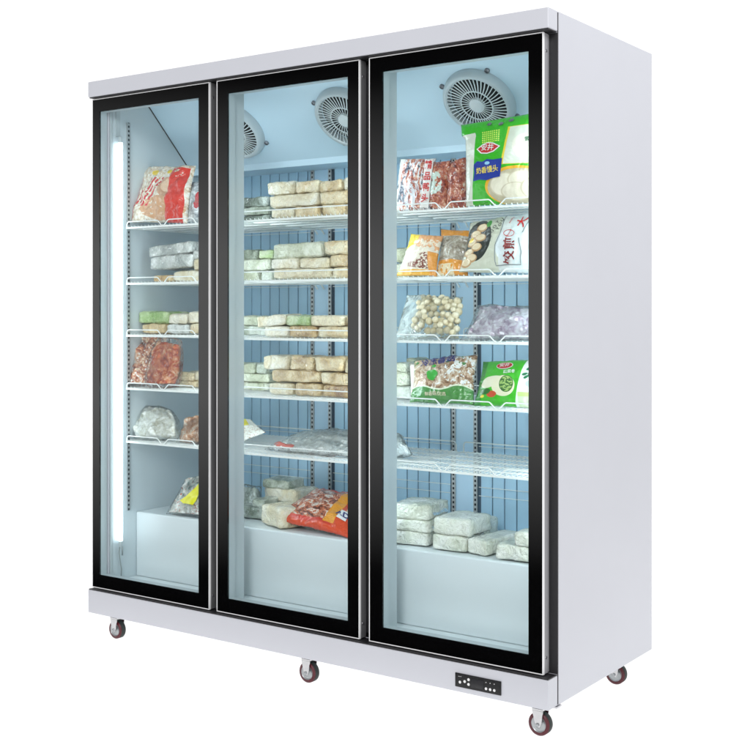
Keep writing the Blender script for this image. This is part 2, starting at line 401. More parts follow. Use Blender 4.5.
# shelves
SB = [1.545, 1.336, 1.138, .940, .742]          # underside of the front edge
DECK = [z+.0085 for z in SB]
SEC = [(.058, .590), (.610, 1.222), (1.245, 1.822)]
YF, YR = .140, .600
def shelf(x0, x1, zb, notch):
    bm = bmesh.new(); zt = zb+.0085; n = round((x1-x0)/.0185)
    for i in range(n+1):
        x = x0+.004+(x1-x0-.008)*i/n
        tube(bm, [(x, YF-.002, zb+.012), (x, YF, zt-.0015), (x, YR, zt-.0015)], .0015, 5)
    for y in (YF+.004, YF+.08, YF+.17, YF+.26, YF+.35, YR-.004): tube(bm, [(x0, y, zt-.0045), (x1, y, zt-.0045)], .0028, 6)
    o = part('shelf', bm, M_wire)
    bm = bmesh.new(); box(bm, x0, x1, YF-.0075, YF-.0035, zb, zb+.0065, 0, .001); 
    for x in (x0+.001, x1-.001): tube(bm, [(x, YF, zb+.003), (x, YR, zb+.003)], .003, 6)
    part('front_edge', bm, M_wire, o)
    def rail(y, zt, h, nt_):
        z0 = zb+.004; z1 = zb+h; r = .010; P = [(x0+.004, y, z0), (x0+.004, y, z1-r), (x0+.007, y, z1-.003), (x0+.004+r, y, z1)]
        if nt_:
            for f in (.36, .69):
                cx = x0+(x1-x0)*f; P += [(cx-.030, y, z1), (cx-.025, y, z1-.002), (cx-.007, y, z0+.003), (cx, y, z0+.001), (cx+.007, y, z0+.003), (cx+.025, y, z1-.002), (cx+.030, y, z1)]
        P += [(x1-.004-r, y, z1), (x1-.007, y, z1-.003), (x1-.004, y, z1-r), (x1-.004, y, z0)]
        b = bmesh.new(); tube(b, P, .0021, 7); return b
    part('front_rail', rail(YF-.006, zt, .026 if notch else .036, notch), M_wire, o, True)
    part('back_rail', rail(YR-.003, zt, .040, False), M_wire, o, True)
    for x in (x0+.006, x1-.006):     # end bracket
        b = bmesh.new(); tube(b, [(x, YR+.003, zb+.004), (x, YR+.022, zb-.014)], .0035, 6)
        part('bracket', b, M_wire, o)
for k, (x0, x1) in enumerate(SEC):
    for i, zb in enumerate(SB): shelf(x0, x1, zb+(.004 if k == 0 and i > 1 else 0), k != 1)
# wire guards in front of the back wall
for (x0, x1) in ((.06, .545), (.655, 1.178), (1.293, 1.822)):
    bm = bmesh.new()
    for zb in SB+[.60]:
        for dz in (.105, .135):
            if zb+dz < 1.75: tube(bm, [(x0, YB-.016, zb+dz-.11), (x1, YB-.016, zb+dz-.11)], .0013, 5)
    part('back_wire', bm, M_wire, back)
# control panel on the base
px0, px1, pz0, pz1 = 1.580, 1.732, .146, .186
bm = bmesh.new(); box(bm, px0, px1, -.0035, .002, pz0, pz1, 0, .001); cp = part('control_panel', bm, simple('black_panel_plastic', (.008, .008, .009), .25))
bm = bmesh.new(); box(bm, px0+.054, px0+.095, -.0042, -.0032, pz0+.007, pz1-.007); part('display', bm, M_disp, cp)
def cpp(name, u, v, r):
    bm = bmesh.new(); lathe(bm, [(0, .0022), (r*.8, .0022), (r, .001), (r, 0)], 18, Matrix.Translation((px0+u, -.0033, pz0+v)) @ Matrix.Rotation(PI/2, 4, 'X'))
    part(name, bm, M_btn, cp, False)
for u, v in ((.017, .015), (.033, .0195), (.046, .027), (.046, .0135)): cpp('button', u, v, .0042)
for u in (.104, .1175, .131): cpp('button', u, .0115, .0040)
for u in (.104, .1175, .131): cpp('indicator', u, .0295, .0012)
for u in (.013, .017, .021): cpp('indicator', u, .0315, .0008)
# casters
def caster(cx, cy):
    ra = .0335; zc = FLOOR+ra
    bm = bmesh.new(); box(bm, cx-.034, cx+.034, cy-.026, cy+.026, ZB-.005, ZB-.0006, 0, .001)
    lathe(bm, [(0, ZB-.0055), (.018, ZB-.0055), (.019, ZB-.016), (0, ZB-.016)], 24, Matrix.Translation((cx, cy, 0)))
    box(bm, cx-.017, cx+.017, cy-.021, cy+.021, ZB-.0225, ZB-.0165, 0, .001)
    for s in (-1, 1):   # tapered fork cheeks
        y0, y1 = (cy-.0205, cy-.0178) if s < 0 else (cy+.0178, cy+.0205)
        vs = []
        for (a, z) in ((-.017, ZB-.023), (.017, ZB-.023), (.013, zc+.006), (.008, zc-.006), (-.004, zc-.006), (-.008, zc+.006)):
            vs.append((a+cx, z))
        fa = [bm.verts.new((a, y0, z)) for a, z in vs]; fb = [bm.verts.new((a, y1, z)) for a, z in vs]
        bm.faces.new(fa); bm.faces.new(fb[::-1])
        for i in range(6): j = (i+1) % 6; bm.faces.new((fa[j], fa[i], fb[i], fb[j]))
    c = part('caster', bm, M_fork)
    R = Matrix.Translation((cx, cy, zc)) @ Matrix.Rotation(PI/2, 4, 'X')
    bm = bmesh.new(); lathe(bm, [(ra-.010, -.0135), (ra-.003, -.0130), (ra, -.010), (ra, .010), (ra-.003, .0130), (ra-.010, .0135)], 40, R)
    for f in bm.faces:
        c_ = (R.inverted() @ f.calc_center_median())
        f.material_index = 1 if abs(c_.z) < .0108 else 0
    part('tyre', bm, [M_maroon, M_tyre], c, True)
    bm = bmesh.new()
    lathe(bm, [(ra-.0101, -.0128), (ra-.012, -.0108), (.012, -.0105), (.009, -.0150), (0, -.0150)], 30, R)
    lathe(bm, [(ra-.0101, .0128), (ra-.012, .0108), (.012, .0105), (.009, .0150), (0, .0150)], 30, R)
    part('hub', bm, M_hub, c, True)
    bm = bmesh.new(); lathe(bm, [(.0055, .020), (.0055, .0235), (.003, .0245), (0, .0245)], 6, R); lathe(bm, [(.0055, -.020), (.0055, -.0235), (0, -.0245)], 6, R); part('axle_bolt', bm, M_hub, c)
for cx, cy in ((.085, .066), (.985, .066), (1.822, .066), (1.806, .625), (.985, .625), (.085, .625)): caster(cx, cy)

# ------------------------------------------------------------------ frozen goods: wrapped blocks
def block_mat(name, dark, mid, light, bsc=60, rough=.38, flecks=None, coat=1.0, cmix=(.34, .47, .60)):
    m = Mat(name, rough, coat=coat)
    n = m.noise(10, 4, .55, dist=.8)
    m.col = m.ramp(n, [(cmix[0], dark), (cmix[1], mid), (cmix[2], light)])
    if flecks:
        f = m.noise(45, 3, .6, w=4, dist=1.5)
        m.layer(f.soft(.60, .66), flecks)
    dk_ = m.noise(38, 3, .6, w=17, dist=3); m.layer(((dk_.soft(.56, .585)) & (1-dk_.soft(.585, .61)))*.4, tuple(c*.45 for c in dark))  # dark crease lines, shade of the folds painted in
    pale = m.noise(5, 3, .5, w=9, dist=1)           # frost under the wrap
    m.layer(pale.soft(.58, .74)*.28, tuple(min(1, c*1.1+.05) for c in light))
    sp_ = m.noise(30, 3, .6, w=12, dist=2.5); m.layer(((sp_.soft(.47, .50)) & (1-sp_.soft(.50, .53)))*.2, (.86, .86, .80))     # painted glints along creases of the wrap
    h = m.noise(bsc, 4, .6, w=2, dist=2.5, stretch=(1, 1, .5)) + m.noise(22, 2, .5, w=7, dist=3)*1.3
    h = h+X.op('ABSOLUTE', m.noise(26, 3, .6, w=21, dist=1.5)-.5)*-5
    m.bump(h, .85, .005); return m.done()
BM = {
 'tan': block_mat('tan_wrapped_food', (.42, .27, .11), (.70, .53, .28), (.84, .75, .52)),
 'cream': block_mat('cream_wrapped_food', (.60, .48, .27), (.80, .71, .49), (.88, .84, .70)),
 'pale': block_mat('whitish_wrapped_food', (.54, .56, .44), (.76, .78, .66), (.88, .89, .82)),
 'brown': block_mat('brown_wrapped_food', (.27, .13, .04), (.52, .33, .12), (.75, .60, .35), flecks=(.22, .08, .02)),
 'sage': block_mat('pale_green_wrapped_food', (.38, .40, .25), (.60, .63, .46), (.78, .80, .66)),
 'green': block_mat('green_wrapped_food', (.22, .38, .09), (.44, .58, .26), (.74, .79, .56)),
 'grey': block_mat('grey_green_wrapped_food', (.18, .22, .15), (.42, .46, .36), (.70, .74, .66)),
 'darkpack': block_mat('dark_clear_pack', (.03, .045, .03), (.15, .19, .14), (.60, .66, .60), bsc=40, flecks=(.7, .75, .72)),
 'silver': block_mat('clear_wrapped_pale_food', (.24, .27, .26), (.50, .53, .50), (.78, .80, .77), bsc=45, rough=.25, flecks=(.88, .9, .9)),
}
DESC = {'tan': 'tan wrapped block', 'cream': 'cream wrapped block', 'brown': 'brownish wrapped block', 'sage': 'pale sage wrapped block', 'pale': 'whitish wrapped block', 'green': 'green-tinted wrapped block',
        'grey': 'grey-green wrapped block', 'darkpack': 'dark clear-wrapped pack', 'silver': 'silvery clear-wrapped block'}
def round_block(sx, sy, sz, seed, rnd=.35, lump=.0036, slump=0):
    bm = bmesh.new(); r = bmesh.ops.create_cube(bm, size=2)
    bmesh.ops.subdivide_edges(bm, edges=bm.edges, cuts=9, use_grid_fill=True)
    p = 1/rnd*2
    rr = min(sx, sy, sz)*rnd
    off = Vector((seed*3.17, seed*1.3, seed*.77))
    for v in bm.verts:
        q = Vector((v.co.x*sx/2, v.co.y*sy/2, v.co.z*sz/2))
        core = Vector((max(-sx/2+rr, min(sx/2-rr, q.x)), max(-sy/2+rr, min(sy/2-rr, q.y)), max(-sz/2+rr, min(sz/2-rr, q.z))))
        d = q-core
        if d.length > 1e-7:
            # rounded corner: push back on to the radius
            q = core+d.normalized()*min(d.length, rr) if d.length > rr else q
        n = noise.noise_vector(q*28+off)*lump + noise.noise_vector(q*75+off)*lump*.45
        q += n
        q.z += slump*(q.x/sx)*sz
        v.co = q + Vector((0, 0, sz/2))
    lo = min(v.co.z for v in bm.verts)
    for v in bm.verts: v.co.z -= lo
    return bm
SEED = [0]
ORD = ['first', 'second', 'third', 'fourth', 'fifth', 'sixth', 'seventh']
def block(x0, x1, z0, z1, yf, dep, kind, label, group, yaw=0, tilt=0, rnd=.24, wrap=None):
    SEED[0] += 1
    sx = (x1-x0); sz = z1-z0
    bm = round_block(sx, dep, sz, SEED[0], rnd)
    o = obj('wrapped_block', bm, BM[kind], None, True)
    # the turned block keeps its front corner at yf
    o.location = ((x0+x1)/2, yf+dep/2, z0); o.rotation_euler = (0, math.radians(tilt), math.radians(yaw))
    tag(o, label, 'frozen food', group)
    # heat-sealed end flap of the wrapping
    bm = bmesh.new(); side = random.choice((-1, 1)); n = 7; g = []
    for i in range(n):
        t = i/(n-1); y = (t-.5)*dep*.7; row = []
        for j in range(3):
            x = side*(sx/2-.002+j*.004); z = sz*(.55-.10*j)+noise.noise(Vector((t*4, j, SEED[0])))*.006
            row.append(bm.verts.new((x, y, z)))
        g.append(row)
    for i in range(n-1):
        for j in range(2): bm.faces.new((g[i][j], g[i+1][j], g[i+1][j+1], g[i][j+1]))
    obj('wrapper_flap', bm, M_film, o, True)
    return o
SHN = ['top shelf', 'second shelf', 'third shelf', 'fourth shelf', 'fifth shelf', 'bottom ledge']
DRN = ['left door', 'middle door', 'right door']
def rows(door, sh, base, spec, Y=.175, dep=.115, rear=False, rownames=None):
    HS = {(1, 0): 1.15, (1, 1): 1.17, (1, 2): 1.07, (1, 3): 1.09, (0, 1): 1.12, (0, 2): 1.22}.get((door, sh), 1)
    """spec: rows from the bottom up; a row = list of (px left, px right, height in m, kind[, dz, tilt, yaw])"""
    z = base; tops = []
    n = len(spec)
    names = rownames or {1: ['single row'], 2: ['lower row', 'upper row'], 3: ['bottom row', 'middle row', 'top row']}[n]
    for ri, row in enumerate(spec):
        newtops = []
        for bi, it in enumerate(row):
            a, b, h, kind = it[:4]; h = h*HS; dz = it[4] if len(it) > 4 else 0; tilt = it[5] if len(it) > 5 else 0; yaw = it[6] if len(it) > 6 else random.uniform(-3, 3)
            y = Y+random.uniform(-.004, .006)+ri*.004
            x0, x1 = atx(a, y), atx(b, y)
            # rests on the highest block below it
            zz = base
            for (p, q, t) in tops:
                if min(q, x1)-max(p, x0) > .02: zz = max(zz, t)
            zz += dz
            ordw = ORD[bi]+' from left' if len(row) > 1 else 'only one'
            lab = f"{DESC[kind]}, {ordw} in {'rear ' if rear else ''}{names[ri]}, {SHN[sh]}, {DRN[door]}"
            block(x0+.0015, x1-.0015, zz+.0004, zz+h, y, dep, kind, lab, ('rear-left wrapped blocks' if rear else 'wrapped blocks')+f', {SHN[sh]}, {DRN[door]}', yaw, tilt)
            newtops.append((x0, x1, zz+h-.001))
        tops = newtops if newtops else tops
# middle door
rows(1, 0, DECK[0], [
 [(270, 293, .027, 'cream'), (294, 318, .032, 'tan'), (321, 345, .032, 'tan'), (346, 362, .032, 'tan')],
 [(268.5, 318, .040, 'cream'), (319, 354, .038, 'tan')],
 [(266, 294, .040, 'cream'), (294.5, 318, .035, 'tan'), (319, 342, .036, 'tan', 0, -3), (342.6, 360, .040, 'cream')]])
rows(1, 0, DECK[0], [[(240, 269, .026, 'darkpack')], [(238, 269, .028, 'grey')], [(238, 268, .032, 'darkpack')]], Y=.30, rear=True)
rows(1, 1, DECK[1], [
 [(273, 330, .030, 'cream'), (331, 356, .031, 'tan')],
 [(270, 298, .031, 'cream'), (299, 327.5, .031, 'cream'), (328.5, 356, .036, 'tan', .002)],
 [(272, 322, .046, 'sage', 0, -1.5), (322.5, 356, .040, 'tan')]])
rows(1, 1, DECK[1], [[(236, 259, .032, 'sage'), (260, 273, .032, 'grey')], [(238, 270, .036, 'sage')], [(236, 256, .032, 'grey'), (257, 272.5, .028, 'green')]], Y=.30, rear=True)
rows(1, 2, DECK[2], [
 [(264, 288, .034, 'cream'), (288.6, 316, .036, 'brown'), (317, 349, .035, 'tan'), (350, 362, .034, 'tan')],
 [(256, 284, .037, 'cream', 0, -5), (285, 309.5, .035, 'green'), (310, 344, .035, 'tan'), (345, 360, .034, 'brown')]])
rows(1, 2, DECK[2], [[(238, 264, .034, 'grey')], [(238, 256, .034, 'sage')]], Y=.30, rear=True)
rows(1, 3, DECK[3], [
 [(268.5, 293.5, .038, 'cream'), (294, 321, .041, 'tan'), (322, 352, .037, 'brown')],
 [(271, 319, .038, 'tan'), (320, 354, .040, 'tan')],
 [(262, 288, .045, 'cream'), (289, 313, .046, 'tan', 0, 3), (313.5, 342.5, .047, 'tan'), (343, 360, .041, 'cream')]])
rows(1, 3, DECK[3], [[(238, 269, .026, 'sage')], [(238, 269, .030, 'sage')], [(236, 254, .034, 'sage'), (255, 266, .036, 'grey')]], Y=.30, rear=True)
# left door
rows(0, 1, DECK[1], [
 [(153, 171, .022, 'brown'), (172, 203, .036, 'cream')],
 [(149, 192, .046, 'silver', .008, -2), (192.5, 206, .036, 'cream')],
 [(148, 191.5, .040, 'silver', 0, -4), (192, 206, .032, 'silver')]], Y=.20, dep=.13)
rows(0, 2, DECK[2]+.004, [
 [(141, 165, .031, 'tan'), (166, 188, .030, 'silver'), (189, 206, .032, 'tan')],
 [(138, 167.5, .038, 'green'), (168, 186.5, .032, 'cream'), (187.5, 206, .036, 'cream')]], Y=.20, dep=.13)
rows(0, 3, DECK[3]+.004, [
 [(176, 196, .024, 'tan'), (197, 208, .026, 'tan')], [(176, 193, .034, 'tan'), (194, 208, .036, 'cream')]], Y=.23, dep=.13)
# right door, blocks seen past the mullion on the left
rows(2, 1, DECK[1], [[(392, 408, .050, 'sage')], [(392, 409, .048, 'sage')]], Y=.28, rear=True)
rows(2, 3, DECK[3], [[(390, 412, .042, 'grey')], [(390, 409, .048, 'sage')], [(392, 407, .030, 'sage')]], Y=.26, rear=True)
rows(2, 3, DECK[3], [[(406, 416, .042, 'grey')], [(406, 416, .046, 'sage')], [(405, 415, .04, 'sage')]], Y=.42, dep=.1, rear=True, rownames=['far bottom row', 'far middle row', 'far top row'])
# right door, bottom ledge
Y = .225
def zpx(py, px, Y): return at(px, py, Y).z
def ledge(a, b, top, z0, kind, Y, dep, label, yaw=0, tilt=0):
    z1 = zpx(top, (a+b)/2, Y)
    return block(atx(a, Y), atx(b, Y), z0, max(z1, z0+.02), Y, dep, kind, label, 'wrapped blocks on the bottom ledge', yaw, tilt, rnd=.28)
L0 = BOXZ+.0005
def stack(a_list, Y, deps, labels, kinds, yaws):
    z = L0
    for (a, b, h), dp, lb, kd, yw in zip(a_list, deps, labels, kinds, yaws):
        block(atx(a, Y), atx(b, Y), z, z+h, Y, dp, kd, lb, 'wrapped blocks on the bottom ledge', yw, 0, .20); z += h-.002
stack([(386, 424, .045), (388, 426, .040), (390, 425, .052)], .235, (.15, .15, .16), ('whitish block at base of three-high stack on bottom ledge behind right door', 'whitish block in middle of three-high stack on bottom ledge behind right door', 'whitish block on top of three-high stack on bottom ledge behind right door'), ('pale', 'pale', 'pale'), (6, 4, 8))
stack([(431, 464, .050), (432, 468, .056)], .225, (.14, .16), ('lower whitish block of two-high stack on bottom ledge behind right door', 'upper whitish block of two-high stack on bottom ledge behind right door'), ('pale', 'pale'), (4, 3))
stack([(469, 491, .048)], .225, (.22,), ('long flat whitish block between two-high stack and rightmost blocks, bottom ledge',), ('pale',), (-6,))
stack([(494, 527, .048), (514, 552, .046)], .205, (.16, .13), ('whitish block nearest the glass at lower right of bottom ledge', 'pale block perched on others at far right of bottom ledge behind right door'), ('pale', 'pale'), (2, -3))
stack([(466, 486, .062)], .46, (.1,), ('small whitish block far back beside slotted track, bottom ledge behind right door',), ('pale',), (10,))
# middle door, bottom ledge
stack([(258, 290, .072)], .222, (.12,), ('light cream block touching left edge of the red and orange bag',), ('cream',), (-22,))
stack([(236, 264, .045), (252, 262, .03)], .31, (.12, .1), ('dark clear-wrapped pack at far left of bottom ledge behind middle door', 'small grey pack on the dark pack, bottom ledge, middle door'), ('darkpack', 'grey'), (4, 3))
stack([(262, 297, .055), (263, 298, .050), (262, 288, .034)], .40, (.12, .13, .1), ('grey-green block at base of rear stack, bottom ledge behind middle door', 'cream block in middle of rear stack, bottom ledge behind middle door', 'grey-green block on top of rear stack, bottom ledge behind middle door'), ('grey', 'cream', 'grey'), (3, -6, 2))
stack([(297, 318, .085)], .45, (.1,), ('pale sage block standing behind red and orange bag on bottom ledge',), ('sage',), (12,))
# ------------------------------------------------------------------ frozen goods: bags
def quad(tl, tr, br, bl):
    return [at(*q) for q in (tl, tr, br, bl)]
class Bag:
    """a pillow bag: corners (px, py, Y); u to the right, v up"""
    def __init__(s, q, bulge=.03, seed=0, wr=.004, edge=.004, prof=.55, lump=0, lsc=30, backb=.6, inset=0):
        s.q = quad(*q); s.bulge = bulge; s.seed = seed; s.wr = wr; s.edge = edge; s.prof = prof; s.lump = lump; s.lsc = lsc; s.backb = backb
        tl, tr, br, bl = s.q; s.n = ((tr-tl)+(br-bl)).cross((tl-bl)+(tr-br)).normalized()
        if s.n.y > 0: s.n = -s.n
        s.u = ((tr-tl)+(br-bl)).normalized(); s.w = s.n.cross(s.u).normalized()
        s.org = (bl+br)/2
        s.wid = ((tr-tl).length+(br-bl).length)/2; s.hei = ((tl-bl).length+(tr-br).length)/2
        s.inset = inset
    def P(s, u, v, side=1):
        if s.inset: u = s.inset+(1-2*s.inset)*u; v = s.inset*.7+(1-2*s.inset)*v
        tl, tr, br, bl = s.q
        p = tl.lerp(tr, u)*v + bl.lerp(br, u)*(1-v)
        f = max(0, (4*u*(1-u)))**s.prof*max(0, (4*v*(1-v)))**(s.prof*.8)
        # pulled-in edges between the corners
        p += s.u*(.5-u)*2*s.edge*2*(4*v*(1-v)) + s.w*((.5-v)*2*s.edge*(4*u*(1-u)))*.6
        sd = Vector((s.seed*5.1, s.seed*2.3, 0)); e = Vector((u*s.wid, v*s.hei, 0))
        nz = noise.noise(e*22+sd)*s.wr + noise.noise(Vector((e.x*60, e.y*18, side*2))+sd)*s.wr*.6*(1-f*.5) + noise.noise(Vector((e.x*25, e.y*70, side))+sd)*s.wr*.35
        # puckers radiating from the seals
        ed = max(0, 1-min(u, 1-u)*6)*math.sin(v*s.hei*420+noise.noise(e*30+sd)*5)*.0012 + max(0, 1-min(v, 1-v)*6)*math.sin(u*s.wid*380+noise.noise(e*30+sd)*5)*.0013
        lm = 0
        if s.lump: lm = (abs(noise.noise(e*s.lsc+sd))+.5*abs(noise.noise(e*s.lsc*2.1+sd)))*s.lump*min(1, f*2)
        on = 0 if (u <= 0 or u >= 1 or v <= 0 or v >= 1) else 1
        h = f*s.bulge*(1 if side > 0 else s.backb)
        d = (h + (nz*min(1, f*2.2) + ed*min(1, f*5) + lm)*on)
        ewob = noise.noise(e*14+sd+Vector((0, 0, 9)))*s.wr*.6
        return p + s.n*(d*side) + s.n*ewob + s.w*ewob*.5
    def N(s, u, v):
        a = s.P(min(1, u+.01), v)-s.P(max(0, u-.01), v); b = s.P(u, min(1, v+.01))-s.P(u, max(0, v-.01)); return a.cross(b).normalized()
    def mesh(s, nu=46, nv=46, org=None):
        bm = bmesh.new(); uv = bm.loops.layers.uv.new('UVMap'); o = org or s.org; G = {}
        for side in (1, -1):
            for i in range(nu+1):
                for j in range(nv+1):
                    b = i in (0, nu) or j in (0, nv)
                    if side < 0 and b: G[side, i, j] = G[1, i, j]
                    else: G[side, i, j] = bm.verts.new(s.P(i/nu, j/nv, side)-o)
        for side in (1, -1):
            for i in range(nu):
                for j in range(nv):
                    ids = [(i, j), (i+1, j), (i+1, j+1), (i, j+1)]
                    if side < 0: ids = ids[::-1]
                    f = bm.faces.new([G[side, a, b] for a, b in ids]); f.smooth = True
                    for l, (a, b) in zip(f.loops, ids): l[uv].uv = (a/nu, b/nv)
        return bm
def fit_ground(b, zmin):
    """lift / trim so that nothing dips below the shelf"""
    lo = 1e9
    for i in range(0, 21):
        for j in range(0, 6):
            for sd in (1, -1): lo = min(lo, b.P(i/20, j/20, sd).z)
    return zmin-lo
def make_bag(b, mat, label, cat='frozen food', name='food_bag', group=None, ground=None, nu=46, nv=46):
    if ground is not None:
        dz = fit_ground(b, ground)
        b.q = [p+Vector((0, 0, dz if k > 1 else (dz if dz > 0 else dz*.3))) for k, p in enumerate(b.q)]; b.org = (b.q[2]+b.q[3])/2
        dz = fit_ground(b, ground); b.q = [p+Vector((0, 0, dz)) for p in b.q]; b.org = (b.q[2]+b.q[3])/2
    o = obj(name, b.mesh(nu, nv), mat, None, True); o.location = b.org
    return tag(o, label, cat, group)
def decal(name, b, root, pts_fn, mat, off=.0012):
    bm = pts_fn(); 
    for v in bm.verts:
        u, w = v.co.x, v.co.y; v.co = b.P(u, w)+b.N(u, w)*(off+v.co.z)-b.org
    return obj(name, bm, mat, root, True)
def text_bm(txt, cu, cv, h, asp, rot=0, sx=1, sub=True, bold=.0):
    cv_ = bpy.data.curves.new('t', 'FONT'); cv_.body = txt; cv_.align_x = 'CENTER'; cv_.align_y = 'CENTER'; cv_.size = 1; cv_.resolution_u = 3; cv_.offset = bold
    t = bpy.data.objects.new('t', cv_); C.objects.link(t)
    me = bpy.data.meshes.new_from_object(t.evaluated_get(bpy.context.evaluated_depsgraph_get())); bm = bmesh.new(); bm.from_mesh(me)
    bpy.data.objects.remove(t); bpy.data.curves.remove(cv_); bpy.data.meshes.remove(me)
    a = math.radians(rot)
    for v in bm.verts:
        x, y = v.co.x*h*sx, v.co.y*h
        x, y = x*math.cos(a)-y*math.sin(a), x*math.sin(a)+y*math.cos(a)
        v.co = Vector((cu+x/asp, cv+y, 0))           # asp = width/height of the bag
    return bm
def text(b, root, txt, cu, cv, h, mat, rot=0, sx=1, off=.0022, bold=.012):
    return decal('lettering', b, root, lambda: text_bm(txt, cu, cv, h, b.wid/b.hei, rot, sx, bold=bold), mat, off)
def patch(b, root, name, outline, mat, off=.0012, n=10):
    """outline: closed list of (u, v); filled with a small grid by fanning rings towards the centre"""
    def f():
        bm = bmesh.new(); cx = sum(p[0] for p in outline)/len(outline); cy = sum(p[1] for p in outline)/len(outline); rings = []
        for k in range(5):
            t = 1-k/5
            rings.append([bm.verts.new((cx+(x-cx)*t, cy+(y-cy)*t, 0)) for x, y in outline])
        c = bm.verts.new((cx, cy, 0)); m = len(outline)
        for k in range(4):
            for i in range(m): bm.faces.new((rings[k][i], rings[k][(i+1) % m], rings[k+1][(i+1) % m], rings[k+1][i]))
        for i in range(m): bm.faces.new((rings[4][i], rings[4][(i+1) % m], c))
        return bm
    return decal(name, b, root, f, mat, off)
def ellipse(cu, cv, ru, rv, rot=0, n=28, wob=0):
    a = math.radians(rot); o = []
    for k in range(n):
        t = 2*PI*k/n; r = 1+wob*math.sin(5*t+1)*.5+wob*math.sin(3*t)
        x, y = ru*math.cos(t)*r, rv*math.sin(t)*r
        o.append((cu+x*math.cos(a)-y*math.sin(a), cv+x*math.sin(a)+y*math.cos(a)))
    return o
def ink(name, col, rough=.35): return simple(name, col, rough, coat=.3, var=.05)
I_white = ink('white_ink', (.82, .82, .80)); I_red = ink('red_ink', (.55, .02, .02)); I_maroon = ink('dark_red_ink', (.22, .015, .015)); I_yellow = ink('yellow_ink', (.85, .66, .10))
I_blue = ink('blue_ink', (.015, .04, .30)); I_green = ink('green_ink', (.03, .36, .03)); I_dgreen = ink('dark_green_ink', (.01, .16, .06)); I_black = ink('black_ink', (.02, .02, .025))
I_orange = ink('orange_ink', (.75, .25, .03)); I_cream = ink('cream_ink', (.72, .64, .46)); I_navy = ink('navy_ink', (.02, .02, .17)); I_lb = ink('light_blue_ink', (.3, .6, .8))
def printed(name, base, rough=.3, coat=.5): 
    m = Mat(name, rough, coat=coat); m.base(base); return m
def foil_bump(m, st=.5): return m.bump(m.noise(18, 3, .55, dist=2)+m.noise(60, 2, .5, w=3, dist=2)*.4+X.op('ABSOLUTE', m.noise(16, 2, .5, w=9, dist=1.5)-.5)*-2.5, st, .005)
def meat(m, sc=26, cols=None):
    n = m.noise(sc, 5, .7, dist=1.2); cols = cols or [(.36, (.05, .008, .006)), (.46, (.28, .04, .02)), (.55, (.48, .14, .07)), (.62, (.66, .42, .28)), (.70, (.80, .74, .64))]
    return m.ramp(n, cols)
# -- right door, top shelf
def meat_pack(q, label, seed, cols=None, bulge=.03, extra=None):
    m = Mat('frozen_meat_pack', .32, coat=.7); m.col = meat(m, 32, cols)
    w = m.noise(55, 3, .6, w=5, dist=2); m.layer(w.soft(.60, .66)*.8, (.80, .80, .78))
    if extra: extra(m)
    foil_bump(m, .8); b = Bag(q, bulge, seed, .006, .003, .5, lump=.004)
    o = make_bag(b, m.done(), label, ground=DECK[0]+.001, group='meat packs on the top shelf behind the right door'); return b, o
def exA(m):
    st = m.noise(16, 5, .7, w=2, dist=2.5, stretch=(2.2, 1, .8)); m.layer(st.soft(.50, .54)*.9, (.70, .75, .78)); m.layer(m.u-m.v*.06 < .15, (.72, .69, .62))
    d = m.noise(14, 4, w=8, dist=2, stretch=(1.5, 1, .8)); m.layer(d.soft(.57, .60), (.05, .06, .09))
b, o = meat_pack(((400, 158, .22), (436, 157, .22), (431, 208, .195), (395, 209, .195)), 'silver meat pack with a vertical strip of red characters on top shelf', 11, extra=exA)
b, o = meat_pack(((431, 161, .225), (452, 160, .225), (449, 208, .20), (427, 209, .20)), 'red-brown meat pack with white frosty patch, beside the lettered silver pack', 12, extra=lambda m: m.layer(ell(m, .45, .5, .38, .24, .8) & (m.noise(60, 2, w=6) > .47), (.52, .62, .54)))
strip = Bag(((425, 159, .195), (434, 158.5, .195), (428.5, 208, .170), (419.5, 208, .170)), .002, 3, .001, .0005)
so = obj('label_strip', strip.mesh(8, 40), simple('white_label_film', (.72, .68, .64), .35, coat=.4), None, True)
so.location = strip.org-o.location
so.parent = o
# the strip belongs to the lettered pack: hand it over
lp = [q for q in bpy.data.objects if q.get('label', '').startswith('silver meat pack')][0]
so.parent = lp; so.location = strip.org-lp.location
for k, ch in enumerate('精品鸭头'[:4]):
    t = decal('lettering', strip, lp, lambda ch=ch, k=k: text_bm(ch, .5, .86-.225*k, .185, strip.wid/strip.hei, 0, 1, bold=.02), I_red, .0016)
    t.location = strip.org-lp.location
b, o = meat_pack(((448, 163, .235), (468, 156, .235), (468, 208, .205), (446, 209, .205)), 'rosy meat pack touching the tall green bag on top shelf', 13)
# tall green bun bag
m = printed('green_bun_bag_print', (.035, .42, .012))
foil = m.noise(20, 3)
m.layer((m.u-(m.v*.10) < .115) & (m.v < .85), (.66, .68, .58))
gx = X.op('FRACT', m.u*38); gy = X.op('FRACT', m.v*40)
m.layer(rect(m, .29, .52, .70, .85) & ((gx < .62) & (gy < .62)), (.62, .78, .12))
m.layer((m.u-(m.v*.16) > .475) & (m.v > .42) & (m.v < .86), (.80, .60, .05))
m.layer((m.u-(m.v*.16) > .50) & (m.v > .425) & (m.v < .855), (.66, .70, .58))
m.layer(ell(m, .80, .62, .13, .14, .3), (.76, .74, .62))
m.layer(ell(m, .72, .185, .40, .215), (.80, .42, .03))
m.layer(ell(m, .755, .17, .40, .20), (.50, .44, .30))
for cu, cv, ru, rv in ((.56, .20, .17, .13), (.78, .24, .17, .11), (.70, .12, .18, .10), (.93, .15, .18, .13)):
    d = ((m.u-cu)/ru)*((m.u-cu)/ru)+((m.v-cv)/rv)*((m.v-cv)/rv); m.layer(d < 1.0, (.60, .53, .38)); m.layer(d < .82, (.76, .70, .55))
foil_bump(m, .35)
